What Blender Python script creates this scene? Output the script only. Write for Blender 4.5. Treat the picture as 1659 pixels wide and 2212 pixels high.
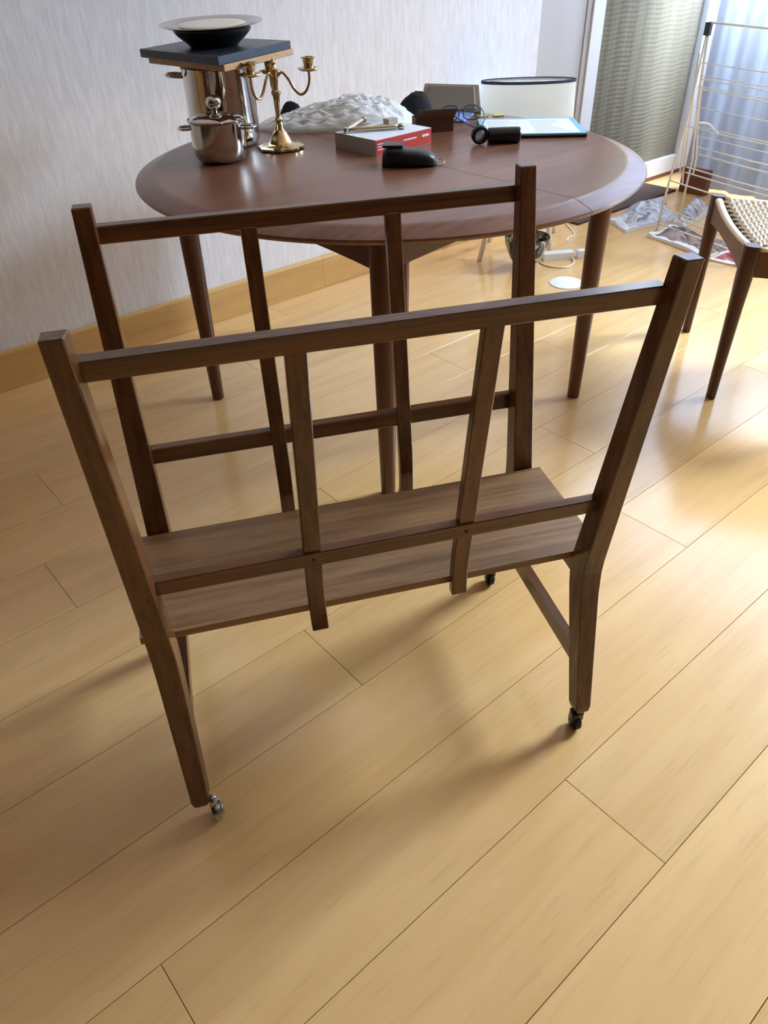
import bpy, bmesh, math, random
from mathutils import Vector, Matrix, noise
random.seed(7)
scene = bpy.context.scene
for o in list(bpy.data.objects): bpy.data.objects.remove(o, do_unlink=True)
COL = scene.collection
pi = math.pi

# ------------------------------------------------------------------ camera
CAM = Vector((0, 0, 1.17))
CR = Vector((0.7586, -0.6511, -0.0238)); CU = Vector((0.4138, 0.4532, 0.7895)); CD = Vector((0.5033, 0.6088, -0.6132))
cd = bpy.data.cameras.new('camera'); cam = bpy.data.objects.new('camera', cd); COL.objects.link(cam)
CD.normalize(); CR = (CR - CD*CR.dot(CD)).normalized(); CU = CR.cross(CD).normalized()
m = Matrix.Identity(4)
for i in range(3):
    m[i][0] = CR[i]; m[i][1] = CU[i]; m[i][2] = -CD[i]; m[i][3] = CAM[i]
cam.matrix_world = m
cd.sensor_fit = 'VERTICAL'; cd.sensor_height = 36.0; cd.lens = 1597.65/2212*36.0; cd.clip_start = 0.02
scene.camera = cam

# ------------------------------------------------------------------ world, daylight through the window, exposure
world = bpy.data.worlds.new('sky'); scene.world = world; world.use_nodes = True
wn = world.node_tree; wn.nodes.clear()
wo = wn.nodes.new('ShaderNodeOutputWorld'); wb = wn.nodes.new('ShaderNodeBackground')
wt = wn.nodes.new('ShaderNodeTexCoord'); ws = wn.nodes.new('ShaderNodeSeparateXYZ'); wr = wn.nodes.new('ShaderNodeValToRGB')
wn.links.new(wt.outputs['Generated'], ws.inputs[0]); wn.links.new(ws.outputs['Z'], wr.inputs[0])
# overcast sky: grey roofs low down, brighter towards the zenith
wr.color_ramp.elements[0].position = 0.0; wr.color_ramp.elements[0].color = (0.10, 0.11, 0.12, 1)
wr.color_ramp.elements[1].position = 1.0; wr.color_ramp.elements[1].color = (0.74, 0.88, 1.0, 1)
for p_, c_ in ((0.25, (0.14, 0.17, 0.20, 1)), (0.42, (0.42, 0.52, 0.62, 1)), (0.60, (0.68, 0.84, 1.0, 1))):
    e_ = wr.color_ramp.elements.new(p_); e_.color = c_
wn.links.new(wr.outputs[0], wb.inputs['Color']); wb.inputs['Strength'].default_value = 62.0
wn.links.new(wb.outputs[0], wo.inputs[0])
def portal(name, x, y0, y1, z0, z1):
    l = bpy.data.lights.new(name, 'AREA'); l.shape = 'RECTANGLE'; l.size = y1-y0; l.size_y = z1-z0
    l.cycles.is_portal = True
    o = bpy.data.objects.new(name, l); COL.objects.link(o); o.location = (x, (y0+y1)/2, (z0+z1)/2)
    o.rotation_euler = (pi/2, 0, pi/2)   # faces -x (into the room)
    return o
WX = 4.62
OPEN = [(0.62, 2.44, 1.08, 3.20), (-0.50, 0.56, 1.08, 3.20)]
for i, (a, b, c, d) in enumerate(OPEN): portal('window_portal', WX+0.10, a, b, c, d)
scene.view_settings.view_transform = 'Standard'; scene.view_settings.look = 'None'
scene.view_settings.gamma = 1.0; scene.view_settings.use_curve_mapping = False
scene.view_settings.exposure = 0.92
scene.cycles.use_denoising = True
scene.cycles.max_bounces = 10; scene.cycles.diffuse_bounces = 6; scene.cycles.glossy_bounces = 5
scene.cycles.transparent_max_bounces = 10; scene.cycles.sample_clamp_indirect = 8.0
scene.cycles.caustics_refractive = False; scene.cycles.caustics_reflective = False

# ------------------------------------------------------------------ materials
def lin(c):
    f = lambda v: v/12.92 if v <= 0.04045 else ((v+0.055)/1.055)**2.4
    return tuple(f(x/255) for x in c) + (1,)
def mat(name, col, rough=0.5, metal=0.0, spec=0.5, bump=0.0, bscale=80, var=0.0, vscale=6, trans=0.0, coat=0.0, alpha=1.0, aniso=None):
    m = bpy.data.materials.new(name); m.use_nodes = True; nt = m.node_tree; b = nt.nodes['Principled BSDF']
    b.inputs['Roughness'].default_value = rough; b.inputs['Metallic'].default_value = metal
    b.inputs['Specular IOR Level'].default_value = spec; b.inputs['Transmission Weight'].default_value = trans
    b.inputs['Coat Weight'].default_value = coat
    c = lin(col); tc = nt.nodes.new('ShaderNodeTexCoord')
    n = nt.nodes.new('ShaderNodeTexNoise'); n.inputs['Scale'].default_value = vscale; n.inputs['Detail'].default_value = 4
    nt.links.new(tc.outputs['Object'], n.inputs['Vector'])
    mx = nt.nodes.new('ShaderNodeMix'); mx.data_type = 'RGBA'
    v = max(var, 0.03)
    mx.inputs['A'].default_value = tuple(x*(1-v) for x in c[:3])+(1,); mx.inputs['B'].default_value = tuple(min(1, x*(1+v)) for x in c[:3])+(1,)
    nt.links.new(n.outputs['Fac'], mx.inputs['Factor']); nt.links.new(mx.outputs['Result'], b.inputs['Base Color'])
    if bump:
        n2 = nt.nodes.new('ShaderNodeTexNoise'); n2.inputs['Scale'].default_value = bscale; n2.inputs['Detail'].default_value = 3
        nt.links.new(tc.outputs['Object'], n2.inputs['Vector'])
        bp = nt.nodes.new('ShaderNodeBump'); bp.inputs['Strength'].default_value = bump; bp.inputs['Distance'].default_value = 0.003
        nt.links.new(n2.outputs['Fac'], bp.inputs['Height']); nt.links.new(bp.outputs[0], b.inputs['Normal'])
    return m
def wood(name, c1, c2, axis='X', rough=0.4, grain=60, along=2.5, bump=0.15, spec=0.5, contrast=(0.3, 0.7), vary=0.0, pores=0.35, coat=0.0):
    """grain runs along one object axis"""
    m = bpy.data.materials.new(name); m.use_nodes = True; nt = m.node_tree; b = nt.nodes['Principled BSDF']; L = nt.links
    b.inputs['Roughness'].default_value = rough; b.inputs['Specular IOR Level'].default_value = spec; b.inputs['Coat Weight'].default_value = coat
    tc = nt.nodes.new('ShaderNodeTexCoord'); oi = nt.nodes.new('ShaderNodeObjectInfo')
    off = nt.nodes.new('ShaderNodeVectorMath'); off.operation = 'SCALE'; off.inputs[0].default_value = (13, 17, 29)
    L.new(oi.outputs['Random'], off.inputs['Scale'])
    ad = nt.nodes.new('ShaderNodeVectorMath'); ad.operation = 'ADD'; L.new(tc.outputs['Object'], ad.inputs[0]); L.new(off.outputs[0], ad.inputs[1])
    def noise_at(g, a, det, dist=0.0):
        mp = nt.nodes.new('ShaderNodeMapping'); s = [g, g, g]; s['XYZ'.index(axis)] = a; mp.inputs['Scale'].default_value = s
        L.new(ad.outputs[0], mp.inputs[0]); n = nt.nodes.new('ShaderNodeTexNoise'); n.inputs['Scale'].default_value = 1
        n.inputs['Detail'].default_value = det; n.inputs['Distortion'].default_value = dist; L.new(mp.outputs[0], n.inputs['Vector']); return n
    big = noise_at(grain*0.22, along*0.7, 3, 0.8); fine = noise_at(grain, along, 5, 0.3); pore = noise_at(grain*6, along*5, 2)
    mx = nt.nodes.new('ShaderNodeMix'); mx.inputs['Factor'].default_value = 0.5; L.new(big.outputs['Fac'], mx.inputs['A']); L.new(fine.outputs['Fac'], mx.inputs['B'])
    mr = nt.nodes.new('ShaderNodeMapRange'); mr.inputs['From Min'].default_value = contrast[0]; mr.inputs['From Max'].default_value = contrast[1]; L.new(mx.outputs[0], mr.inputs[0])
    cm = nt.nodes.new('ShaderNodeMix'); cm.data_type = 'RGBA'; cm.inputs['A'].default_value = lin(c1); cm.inputs['B'].default_value = lin(c2); L.new(mr.outputs[0], cm.inputs['Factor'])
    pr = nt.nodes.new('ShaderNodeMapRange'); pr.inputs['From Min'].default_value = 0.56; pr.inputs['From Max'].default_value = 0.70
    pr.inputs['To Min'].default_value = 1.0; pr.inputs['To Max'].default_value = 1-pores; L.new(pore.outputs['Fac'], pr.inputs[0])
    hs = nt.nodes.new('ShaderNodeHueSaturation'); L.new(cm.outputs['Result'], hs.inputs['Color'])
    rv = nt.nodes.new('ShaderNodeMapRange'); rv.inputs['To Min'].default_value = 1-vary; rv.inputs['To Max'].default_value = 1+vary; L.new(oi.outputs['Random'], rv.inputs[0])
    mu = nt.nodes.new('ShaderNodeMath'); mu.operation = 'MULTIPLY'; L.new(pr.outputs[0], mu.inputs[0]); L.new(rv.outputs[0], mu.inputs[1]); L.new(mu.outputs[0], hs.inputs['Value'])
    L.new(hs.outputs[0], b.inputs['Base Color'])
    bp = nt.nodes.new('ShaderNodeBump'); bp.inputs['Strength'].default_value = bump; bp.inputs['Distance'].default_value = 0.0008
    L.new(fine.outputs['Fac'], bp.inputs['Height']); L.new(bp.outputs[0], b.inputs['Normal'])
    return m
OAK = dict(c1=(66, 37, 19), c2=(114, 73, 42), rough=0.21, grain=90, along=3, bump=0.12, pores=0.4, contrast=(0.35, 0.65))  # stained oak, deepened further with the shade on the frame's front faces
M_oakX = wood('shaded_dark_oak_along', axis='X', **OAK); M_oakZ = wood('shaded_dark_oak_upright', axis='Z', **OAK); M_oakY = wood('shaded_dark_oak_cross', axis='Y', **OAK)
M_oakS = wood('oak_lit_shelf', axis='X', **dict(OAK, c1=(104, 74, 46), c2=(154, 116, 79), rough=0.38))  # same oak painted lighter, for the light falling on the shelf
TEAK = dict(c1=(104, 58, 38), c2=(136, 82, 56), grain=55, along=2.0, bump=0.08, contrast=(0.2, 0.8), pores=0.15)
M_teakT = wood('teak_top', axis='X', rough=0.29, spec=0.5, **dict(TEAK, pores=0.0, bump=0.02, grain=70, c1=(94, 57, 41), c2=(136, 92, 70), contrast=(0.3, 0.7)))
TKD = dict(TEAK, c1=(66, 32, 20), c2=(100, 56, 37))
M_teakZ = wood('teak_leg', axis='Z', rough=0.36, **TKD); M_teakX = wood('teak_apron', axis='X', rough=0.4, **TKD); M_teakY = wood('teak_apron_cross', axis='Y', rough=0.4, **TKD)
M_floor = wood('maple_plank', (206, 160, 100), (234, 192, 133), axis='X', rough=0.17, grain=26, along=2.0, bump=0.03, vary=0.05, pores=0.07, contrast=(0.2, 0.8), spec=0.75)
M_base = wood('maple_baseboard', (196, 152, 92), (222, 182, 118), axis='X', rough=0.35, grain=30, along=2.0, bump=0.05, pores=0.08)
M_groove = mat('plank_gap', (84, 56, 28), 0.9)
M_birch = wood('birch_board', (190, 145, 95), (215, 172, 120), axis='X', rough=0.5, grain=50)
M_white = mat('white_paint', (226, 228, 232), 0.35)
M_grey = mat('grey_white_panel', (196, 194, 194), 0.5)
M_ceil = mat('ceiling_paint', (225, 222, 216), 0.9)
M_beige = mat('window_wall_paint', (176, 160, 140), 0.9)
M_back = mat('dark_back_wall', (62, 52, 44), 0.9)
M_side = mat('side_wall_paint', (112, 102, 92), 0.9)
M_steel = mat('mirror_steel', (205, 200, 195), 0.07, 1.0)
M_silver = mat('pewter', (196, 192, 186), 0.18, 1.0)
M_brass = mat('polished_brass', (212, 186, 140), 0.16, 1.0, var=0.1)
M_brassw = mat('pale_gold_metal', (205, 190, 160), 0.3, 1.0)
M_slate = mat('slate_blue_black', (42, 48, 62), 0.35, bump=0.1)
M_black = mat('black_plastic', (14, 15, 18), 0.35)
M_blackfab = mat('black_fabric', (16, 16, 20), 0.85, bump=0.4, bscale=400)
M_leather = mat('black_leather', (22, 25, 30), 0.36, bump=0.35, bscale=300)
M_rubber = mat('black_rubber', (12, 11, 10), 0.6)
M_chrome = mat('caster_chrome', (190, 190, 195), 0.15, 1.0)
M_cream = mat('cream_ceramic', (226, 214, 196), 0.3)
M_paper = mat('white_paper', (232, 236, 242), 0.7)
M_lightblue = mat('light_blue_plastic', (120, 190, 222), 0.3)
M_navy = mat('navy_trim', (38, 52, 82), 0.6)
M_red = mat('red_card', (206, 62, 52), 0.45)
M_greycard = mat('grey_card', (196, 194, 198), 0.55)
M_card = mat('brown_cardboard', (104, 78, 56), 0.8)
M_taupe = mat('taupe_card', (178, 166, 152), 0.7)
M_taupe2 = mat('taupe_card_inner', (152, 142, 130), 0.75)
M_cream_plastic = mat('cream_coated_wire', (238, 234, 222), 0.4)
M_cord = mat('paper_cord', (222, 206, 184), 0.75, bump=0.5, bscale=900)
M_cordedge = mat('pale_rail_edge', (225, 205, 175), 0.45)
M_yellow = mat('yellow_green_card', (196, 206, 60), 0.6)
M_brownbox = mat('reddish_brown_board', (112, 62, 42), 0.6)
M_white2 = mat('white_plastic', (232, 234, 238), 0.4)

def wallpaper():
    m = bpy.data.materials.new('streaked_wallpaper'); m.use_nodes = True; nt = m.node_tree; b = nt.nodes['Principled BSDF']; L = nt.links
    tc = nt.nodes.new('ShaderNodeTexCoord'); mp = nt.nodes.new('ShaderNodeMapping'); mp.inputs['Scale'].default_value = (110, 110, 14); L.new(tc.outputs['Object'], mp.inputs[0])
    n = nt.nodes.new('ShaderNodeTexNoise'); n.inputs['Scale'].default_value = 1; n.inputs['Detail'].default_value = 4; n.inputs['Distortion'].default_value = 0.5; L.new(mp.outputs[0], n.inputs['Vector'])
    mx = nt.nodes.new('ShaderNodeMix'); mx.data_type = 'RGBA'; mx.inputs['A'].default_value = lin((226, 226, 232)); mx.inputs['B'].default_value = lin((242, 243, 249))
    mr = nt.nodes.new('ShaderNodeMapRange'); mr.inputs['From Min'].default_value = 0.3; mr.inputs['From Max'].default_value = 0.7; L.new(n.outputs['Fac'], mr.inputs[0]); L.new(mr.outputs[0], mx.inputs['Factor'])
    L.new(mx.outputs['Result'], b.inputs['Base Color']); b.inputs['Roughness'].default_value = 0.75
    bp = nt.nodes.new('ShaderNodeBump'); bp.inputs['Strength'].default_value = 0.3; bp.inputs['Distance'].default_value = 0.0012; L.new(n.outputs['Fac'], bp.inputs['Height']); L.new(bp.outputs[0], b.inputs['Normal'])
    return m
M_wall = wallpaper()
def film(name, col, transp, transl):
    m = bpy.data.materials.new(name); m.use_nodes = True; nt = m.node_tree; nt.nodes.clear(); L = nt.links
    o = nt.nodes.new('ShaderNodeOutputMaterial'); d = nt.nodes.new('ShaderNodeBsdfDiffuse'); t = nt.nodes.new('ShaderNodeBsdfTranslucent'); tr = nt.nodes.new('ShaderNodeBsdfTransparent')
    d.inputs[0].default_value = lin(col); t.inputs[0].default_value = lin(col)
    m1 = nt.nodes.new('ShaderNodeMixShader'); m1.inputs[0].default_value = transl; L.new(d.outputs[0], m1.inputs[1]); L.new(t.outputs[0], m1.inputs[2])
    m2 = nt.nodes.new('ShaderNodeMixShader'); m2.inputs[0].default_value = transp; L.new(m1.outputs[0], m2.inputs[1]); L.new(tr.outputs[0], m2.inputs[2]); L.new(m2.outputs[0], o.inputs[0])
    return m
M_bagw = film('white_plastic_film', (252, 253, 255), 0.06, 0.18)
_nt = M_bagw.node_tree; _o = [n for n in _nt.nodes if n.type == 'OUTPUT_MATERIAL'][0]; _src = _o.inputs[0].links[0].from_socket
_g = _nt.nodes.new('ShaderNodeBsdfGlossy'); _g.inputs['Roughness'].default_value = 0.25; _m = _nt.nodes.new('ShaderNodeMixShader'); _m.inputs[0].default_value = 0.07
_bt = _nt.nodes.new('ShaderNodeTexCoord'); _bn = _nt.nodes.new('ShaderNodeTexNoise'); _bn.inputs['Scale'].default_value = 14; _bn.inputs['Detail'].default_value = 3; _bn.inputs['Distortion'].default_value = 1.5
_bb = _nt.nodes.new('ShaderNodeBump'); _bb.inputs['Strength'].default_value = 0.4; _bb.inputs['Distance'].default_value = 0.012
_nt.links.new(_bt.outputs['Object'], _bn.inputs['Vector']); _nt.links.new(_bn.outputs['Fac'], _bb.inputs['Height'])
for _n in _nt.nodes:
    if 'Normal' in _n.inputs and _n.type in ('BSDF_DIFFUSE', 'BSDF_GLOSSY', 'BSDF_TRANSLUCENT'): _nt.links.new(_bb.outputs[0], _n.inputs['Normal'])
_nt.links.new(_src, _m.inputs[1]); _nt.links.new(_g.outputs[0], _m.inputs[2]); _nt.links.new(_m.outputs[0], _o.inputs[0])
M_sheer = film('sheer_curtain', (160, 168, 188), 0.02, 0.26)
M_rib = film('ribbed_beige_textile', (116, 110, 98), 0.0, 0.04)
M_shade = film('cream_shade_fabric', (250, 252, 250), 0.0, 0.58)
def glass(name, tint=(1, 1, 1, 1), refl=0.06, rough=0.02):
    m = bpy.data.materials.new(name); m.use_nodes = True; nt = m.node_tree; nt.nodes.clear(); L = nt.links
    o = nt.nodes.new('ShaderNodeOutputMaterial'); g = nt.nodes.new('ShaderNodeBsdfGlossy'); g.inputs['Roughness'].default_value = rough
    tr = nt.nodes.new('ShaderNodeBsdfTransparent'); tr.inputs[0].default_value = tint
    mx = nt.nodes.new('ShaderNodeMixShader'); mx.inputs[0].default_value = refl; L.new(tr.outputs[0], mx.inputs[1]); L.new(g.outputs[0], mx.inputs[2]); L.new(mx.outputs[0], o.inputs[0])
    return m
M_glass = glass('window_glass'); M_lens = glass('lens_glass', (0.85, 0.93, 1, 1), 0.25)
def printed(name, cols, scale=9, rough=0.45):
    """patchy printed paper"""
    m = bpy.data.materials.new(name); m.use_nodes = True; nt = m.node_tree; b = nt.nodes['Principled BSDF']; L = nt.links
    tc = nt.nodes.new('ShaderNodeTexCoord'); n = nt.nodes.new('ShaderNodeTexNoise'); n.inputs['Scale'].default_value = scale; n.inputs['Detail'].default_value = 2.5; n.inputs['Distortion'].default_value = 1.2
    L.new(tc.outputs['Object'], n.inputs['Vector']); r = nt.nodes.new('ShaderNodeValToRGB'); L.new(n.outputs['Fac'], r.inputs[0]); e = r.color_ramp.elements
    while len(e) < len(cols): e.new(0.5)
    for i, c in enumerate(cols): e[i].position = 0.32+0.36*i/(len(cols)-1); e[i].color = lin(c)
    L.new(r.outputs[0], b.inputs['Base Color']); b.inputs['Roughness'].default_value = rough
    return m
M_news1 = printed('magazine_print_brown', [(40, 36, 44), (98, 82, 78), (170, 140, 126), (120, 96, 92), (186, 172, 168)], 9)
M_news2 = printed('magazine_print_red', [(60, 50, 74), (178, 62, 60), (190, 90, 84), (214, 218, 232)], 7)
M_bowlpat = printed('mottled_glass', [(20, 22, 22), (36, 36, 34), (150, 140, 112), (205, 196, 168)], 26, 0.12)
M_bluepat = printed('blue_striped_print', [(64, 84, 160), (150, 174, 226), (84, 110, 190), (196, 210, 240)], 30)

# ------------------------------------------------------------------ geometry helpers
def finish(o, parent=None, smooth=False):
    COL.objects.link(o)
    if parent: o.parent = parent
    if smooth:
        for p in o.data.polygons: p.use_smooth = True
    return o
def mesh(name, verts, faces, material, parent=None, smooth=False, loc=(0, 0, 0), mats=None, fm=None):
    me = bpy.data.meshes.new(name); me.from_pydata([tuple(v) for v in verts], [], faces); me.update()
    for mm in (mats or [material]): me.materials.append(mm)
    if fm:
        for p, i in zip(me.polygons, fm): p.material_index = i
    o = bpy.data.objects.new(name, me); o.location = loc; finish(o, parent, smooth); return o
def from_bm(name, bm, material, parent=None, smooth=False, loc=(0, 0, 0)):
    bmesh.ops.recalc_face_normals(bm, faces=bm.faces)
    me = bpy.data.meshes.new(name); bm.to_mesh(me); bm.free(); me.materials.append(material)
    o = bpy.data.objects.new(name, me); o.location = loc; finish(o, parent, smooth); return o
def bevel(bm, w, seg=1):
    es = [e for e in bm.edges if e.is_manifold and e.calc_face_angle(0) > 0.5]
    bmesh.ops.bevel(bm, geom=es, offset=w, segments=seg, affect='EDGES', clamp_overlap=True)
def add_box(bm, x0, x1, y0, y1, z0, z1, M=None):
    vs = [Vector((x, y, z)) for z in (z0, z1) for x, y in ((x0, y0), (x1, y0), (x1, y1), (x0, y1))]
    if M: vs = [M @ v for v in vs]
    v = [bm.verts.new(p) for p in vs]
    for f in ((3, 2, 1, 0), (4, 5, 6, 7), (0, 1, 5, 4), (1, 2, 6, 5), (2, 3, 7, 6), (3, 0, 4, 7)): bm.faces.new([v[i] for i in f])
    return v
def box(name, x0, x1, y0, y1, z0, z1, material, parent=None, bev=0.0, loc=(0, 0, 0), M=None, seg=1):
    bm = bmesh.new(); add_box(bm, x0, x1, y0, y1, z0, z1, M)
    if bev: bevel(bm, bev, seg)
    return from_bm(name, bm, material, parent, loc=loc)
def loft(name, rings, material, parent=None, bev=0.0, smooth=False, closed=True, loc=(0, 0, 0)):
    bm = bmesh.new(); vr = [[bm.verts.new(p) for p in r] for r in rings]; n = len(rings[0])
    for a, b in zip(vr, vr[1:]):
        for i in range(n): bm.faces.new([a[i], a[(i+1) % n], b[(i+1) % n], b[i]])
    if closed: bm.faces.new(vr[0][::-1]); bm.faces.new(vr[-1])
    bmesh.ops.recalc_face_normals(bm, faces=bm.faces)
    if bev: bevel(bm, bev)
    return from_bm(name, bm, material, parent, smooth, loc)
def add_lathe(bm, prof, seg=32, c=(0, 0), cap0=True, cap1=True, scal=None, M=None):
    rings = []
    for k, (r, z) in enumerate(prof):
        ring = []
        for i in range(seg):
            a = 2*pi*i/seg; rr = r*(scal(a, k) if scal else 1)
            p = Vector((c[0]+rr*math.cos(a), c[1]+rr*math.sin(a), z)); ring.append(bm.verts.new(M @ p if M else p))
        rings.append(ring)
    for a, b in zip(rings, rings[1:]):
        for i in range(seg): bm.faces.new([a[i], a[(i+1) % seg], b[(i+1) % seg], b[i]])
    if cap0: bm.faces.new(rings[0][::-1])
    if cap1: bm.faces.new(rings[-1])
def lathe(name, prof, material, parent=None, seg=32, c=(0, 0), cap0=True, cap1=True, scal=None, M=None, loc=(0, 0, 0), smooth=True):
    bm = bmesh.new(); add_lathe(bm, prof, seg, c, cap0, cap1, scal, M)
    o = from_bm(name, bm, material, parent, False, loc)
    if smooth:
        for p in o.data.polygons: p.use_smooth = True
        o.data.set_sharp_from_angle(angle=math.radians(40))
    return o
def add_tube(bm, pts, rad, seg=8, closed=False):
    pts = [Vector(p) for p in pts]; n = len(pts); rings = []; prev = None
    for i, p in enumerate(pts):
        if closed: t = pts[(i+1) % n]-pts[i-1]
        else: t = pts[min(i+1, n-1)]-pts[max(i-1, 0)]
        t.normalize()
        if prev is None:
            up = Vector((0, 0, 1)) if abs(t.z) < 0.9 else Vector((1, 0, 0)); a = t.cross(up).normalized()
        else:
            a = (prev - t*prev.dot(t)).normalized()
        prev = a; b = t.cross(a); r = rad[i] if isinstance(rad, (list, tuple)) else rad
        rings.append([bm.verts.new(p+a*(r*math.cos(2*pi*k/seg))+b*(r*math.sin(2*pi*k/seg))) for k in range(seg)])
    pr = list(zip(rings, rings[1:]))
    if closed: pr.append((rings[-1], rings[0]))
    for A, B in pr:
        for k in range(seg): bm.faces.new([A[k], A[(k+1) % seg], B[(k+1) % seg], B[k]])
    if not closed: bm.faces.new(rings[0][::-1]); bm.faces.new(rings[-1])
def tube(name, pts, rad, material, parent=None, seg=8, closed=False, loc=(0, 0, 0)):
    bm = bmesh.new(); add_tube(bm, pts, rad, seg, closed); return from_bm(name, bm, material, parent, True, loc)
def smooth_path(pts, n=6):
    pts = [Vector(p) for p in pts]; out = []
    for i in range(len(pts)-1):
        p0 = pts[max(i-1, 0)]; p1 = pts[i]; p2 = pts[i+1]; p3 = pts[min(i+2, len(pts)-1)]
        for k in range(n):
            t = k/n; out.append(0.5*((2*p1)+(p2-p0)*t+(2*p0-5*p1+4*p2-p3)*t*t+(3*p1-p0-3*p2+p3)*t**3))
    out.append(pts[-1]); return out
def thing(name, label, cat, loc=(0, 0, 0), rotz=0, group=None):
    o = bpy.data.objects.new(name, None); COL.objects.link(o); o.location = loc; o.rotation_euler = (0, 0, rotz); o.empty_display_size = 0.05
    o['label'] = label; o['category'] = cat
    if group: o['group'] = group
    return o
def tag(o, label, cat, group=None):
    o['label'] = label; o['category'] = cat
    if group: o['group'] = group
    return o
def struct(o): o['kind'] = 'structure'; return o
def dup(o, parent=None, loc=None, rot=None, scale=None):
    c = o.copy(); COL.objects.link(c)
    if parent: c.parent = parent
    if loc is not None: c.location = loc
    if rot is not None: c.rotation_euler = rot
    if scale is not None: c.scale = scale
    return c

# ------------------------------------------------------------------ room
X0, X1, Y0, WY, ZC = -2.6, WX, -2.6, 2.533, 3.35
# floor: slab + individual planks
fl = struct(box('floor', X0, X1+0.1, Y0, WY+0.1, -0.06, -0.0125, M_groove))
PW = 0.19826; PL = 1.82; YR = 1.3606
joint = {2: 0.564, 3: 1.407, 4: 0.023, 5: 0.698, -1: 0.224, -2: 1.68, -3: 0.35, -4: 1.16, -5: 0.62, -6: 1.5, 0: 0.90, 1: 1.58, 6: -0.6, 7: 1.3, 8: 0.9}
cache = {}
def plank_mesh(L, W):
    key = (round(L, 4), round(W, 4))
    if key in cache: return cache[key]
    g = 0.0005; b = 0.0003; hx, hy = L/2-g, W/2-g; v = []
    for z, i in ((-0.0125, 0), (-b, 0), (0, b)): v += [(-hx+i, -hy+i, z), (hx-i, -hy+i, z), (hx-i, hy-i, z), (-hx+i, hy-i, z)]
    f = [(8, 9, 10, 11), (3, 2, 1, 0)]
    for r in (0, 4):
        for i in range(4): f.append((r+i, r+(i+1) % 4, r+4+(i+1) % 4, r+4+i))
    me = bpy.data.meshes.new('plank'); me.from_pydata(v, [], f); me.materials.append(M_floor); cache[key] = me; return me
for k in range(-6, 20):
    ya = YR-PW*k; yb = ya-PW
    ya = min(ya, WY)
    if yb < Y0: yb = Y0
    if ya-yb < 0.01: continue
    j = joint.get(k, random.uniform(0, PL)) % PL
    xs = [X0]; x = X0 + ((j-X0) % PL)
    while x < X1-0.02:
        if x > X0+0.02: xs.append(x)
        x += PL
    xs.append(X1)
    for a, b in zip(xs, xs[1:]):
        o = bpy.data.objects.new('plank', plank_mesh(b-a, ya-yb)); COL.objects.link(o); o.parent = fl; o.location = ((a+b)/2, (ya+yb)/2, 0)

struct(box('wall_left', X0, 3.08, WY, WY+0.12, 0, ZC, M_wall))
struct(box('wall_back', X0-0.12, X0, Y0-0.12, WY+0.12, 0, ZC, M_back))
struct(box('wall_right', X0, X1+0.2, Y0-0.12, Y0, 0, ZC, M_side))
struct(box('ceiling', X0-0.12, X1+0.3, Y0-0.12, WY+0.12, ZC, ZC+0.1, M_ceil))
# wooden baseboard with butt joints, in lengths
bb = struct(box('baseboard_left', X0, 3.08, WY-0.006, WY, 0.002, 0.122, M_base))
for a, b in ((X0, -0.5), (-0.5, 1.790), (1.790, 3.078)):
    sec = []
    for x in (a+0.0006, b-0.0006):
        sec.append([(x, WY-0.0065, 0.001), (x, WY-0.019, 0.001), (x, WY-0.019, 0.121), (x, WY-0.0165, 0.127), (x, WY-0.012, 0.130), (x, WY-0.0005, 0.130), (x, WY-0.0005, 0.1225), (x, WY-0.0065, 0.1225)])
    loft('board', sec, M_base, bb)
# grey panel and white glazed-door frame further along the same wall
struct(box('wall_far_left', 3.086, 3.408, WY+0.004, WY+0.12, 0, ZC, M_grey, bev=0.002))
struct(box('trim_1', 3.411, 3.442, WY-0.002, WY+0.12, 0, ZC, M_grey, bev=0.002))
dr = bpy.data.objects.new('door_1', None); COL.objects.link(dr); dr['kind'] = 'structure'; dr.location = (4.0, WY, 0)
def dbox(n, x0, x1, z0, z1, dy=0.0, m_=M_white): return box(n, x0-4.0, x1-4.0, -0.012+dy, 0.05, z0, z1, m_, dr, bev=0.003)
dbox('stile', 3.446, 3.535, 0.02, 2.25); dbox('stile', 4.462, 4.572, 0.02, 2.25)
dbox('bottom_rail', 3.537, 4.460, 0.02, 0.103, 0.0, M_grey); dbox('top_rail', 3.537, 4.460, 2.12, 2.25)  # bottom rail is white too; its grey is shade put into the colour
NX, NZ = 110, 420; vs = []; fs = []
for k in range(NZ+1):
    z = 0.10+2.03*k/NZ
    for i in range(NX+1):
        x = -0.463+0.923*i/NX
        fold = 0.0016*math.sin(2*pi*x/0.105+0.9*math.sin(z*1.3)) + 0.0006*math.sin(2*pi*x/0.043+1.1)
        rip = 0.0008*math.sin(2*pi*(z+0.003*math.sin(x*30))/0.021)*(0.65+0.5*noise.noise(Vector((x*7, z*1.8, 3))))
        vs.append((x, 0.020+fold*0.6+rip, z))
for k in range(NZ):
    for i in range(NX):
        a = k*(NX+1)+i; fs.append((a, a+1, a+NX+2, a+NX+1))
mesh('ribbed_panel', vs, fs, M_rib, dr, True)
struct(box('wall_above_door', 3.446, X1, WY, WY+0.12, 2.255, ZC, M_grey))
struct(box('wall_behind_door', 3.446, X1, WY+0.055, WY+0.12, 0.0, 2.25, M_grey))
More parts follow.
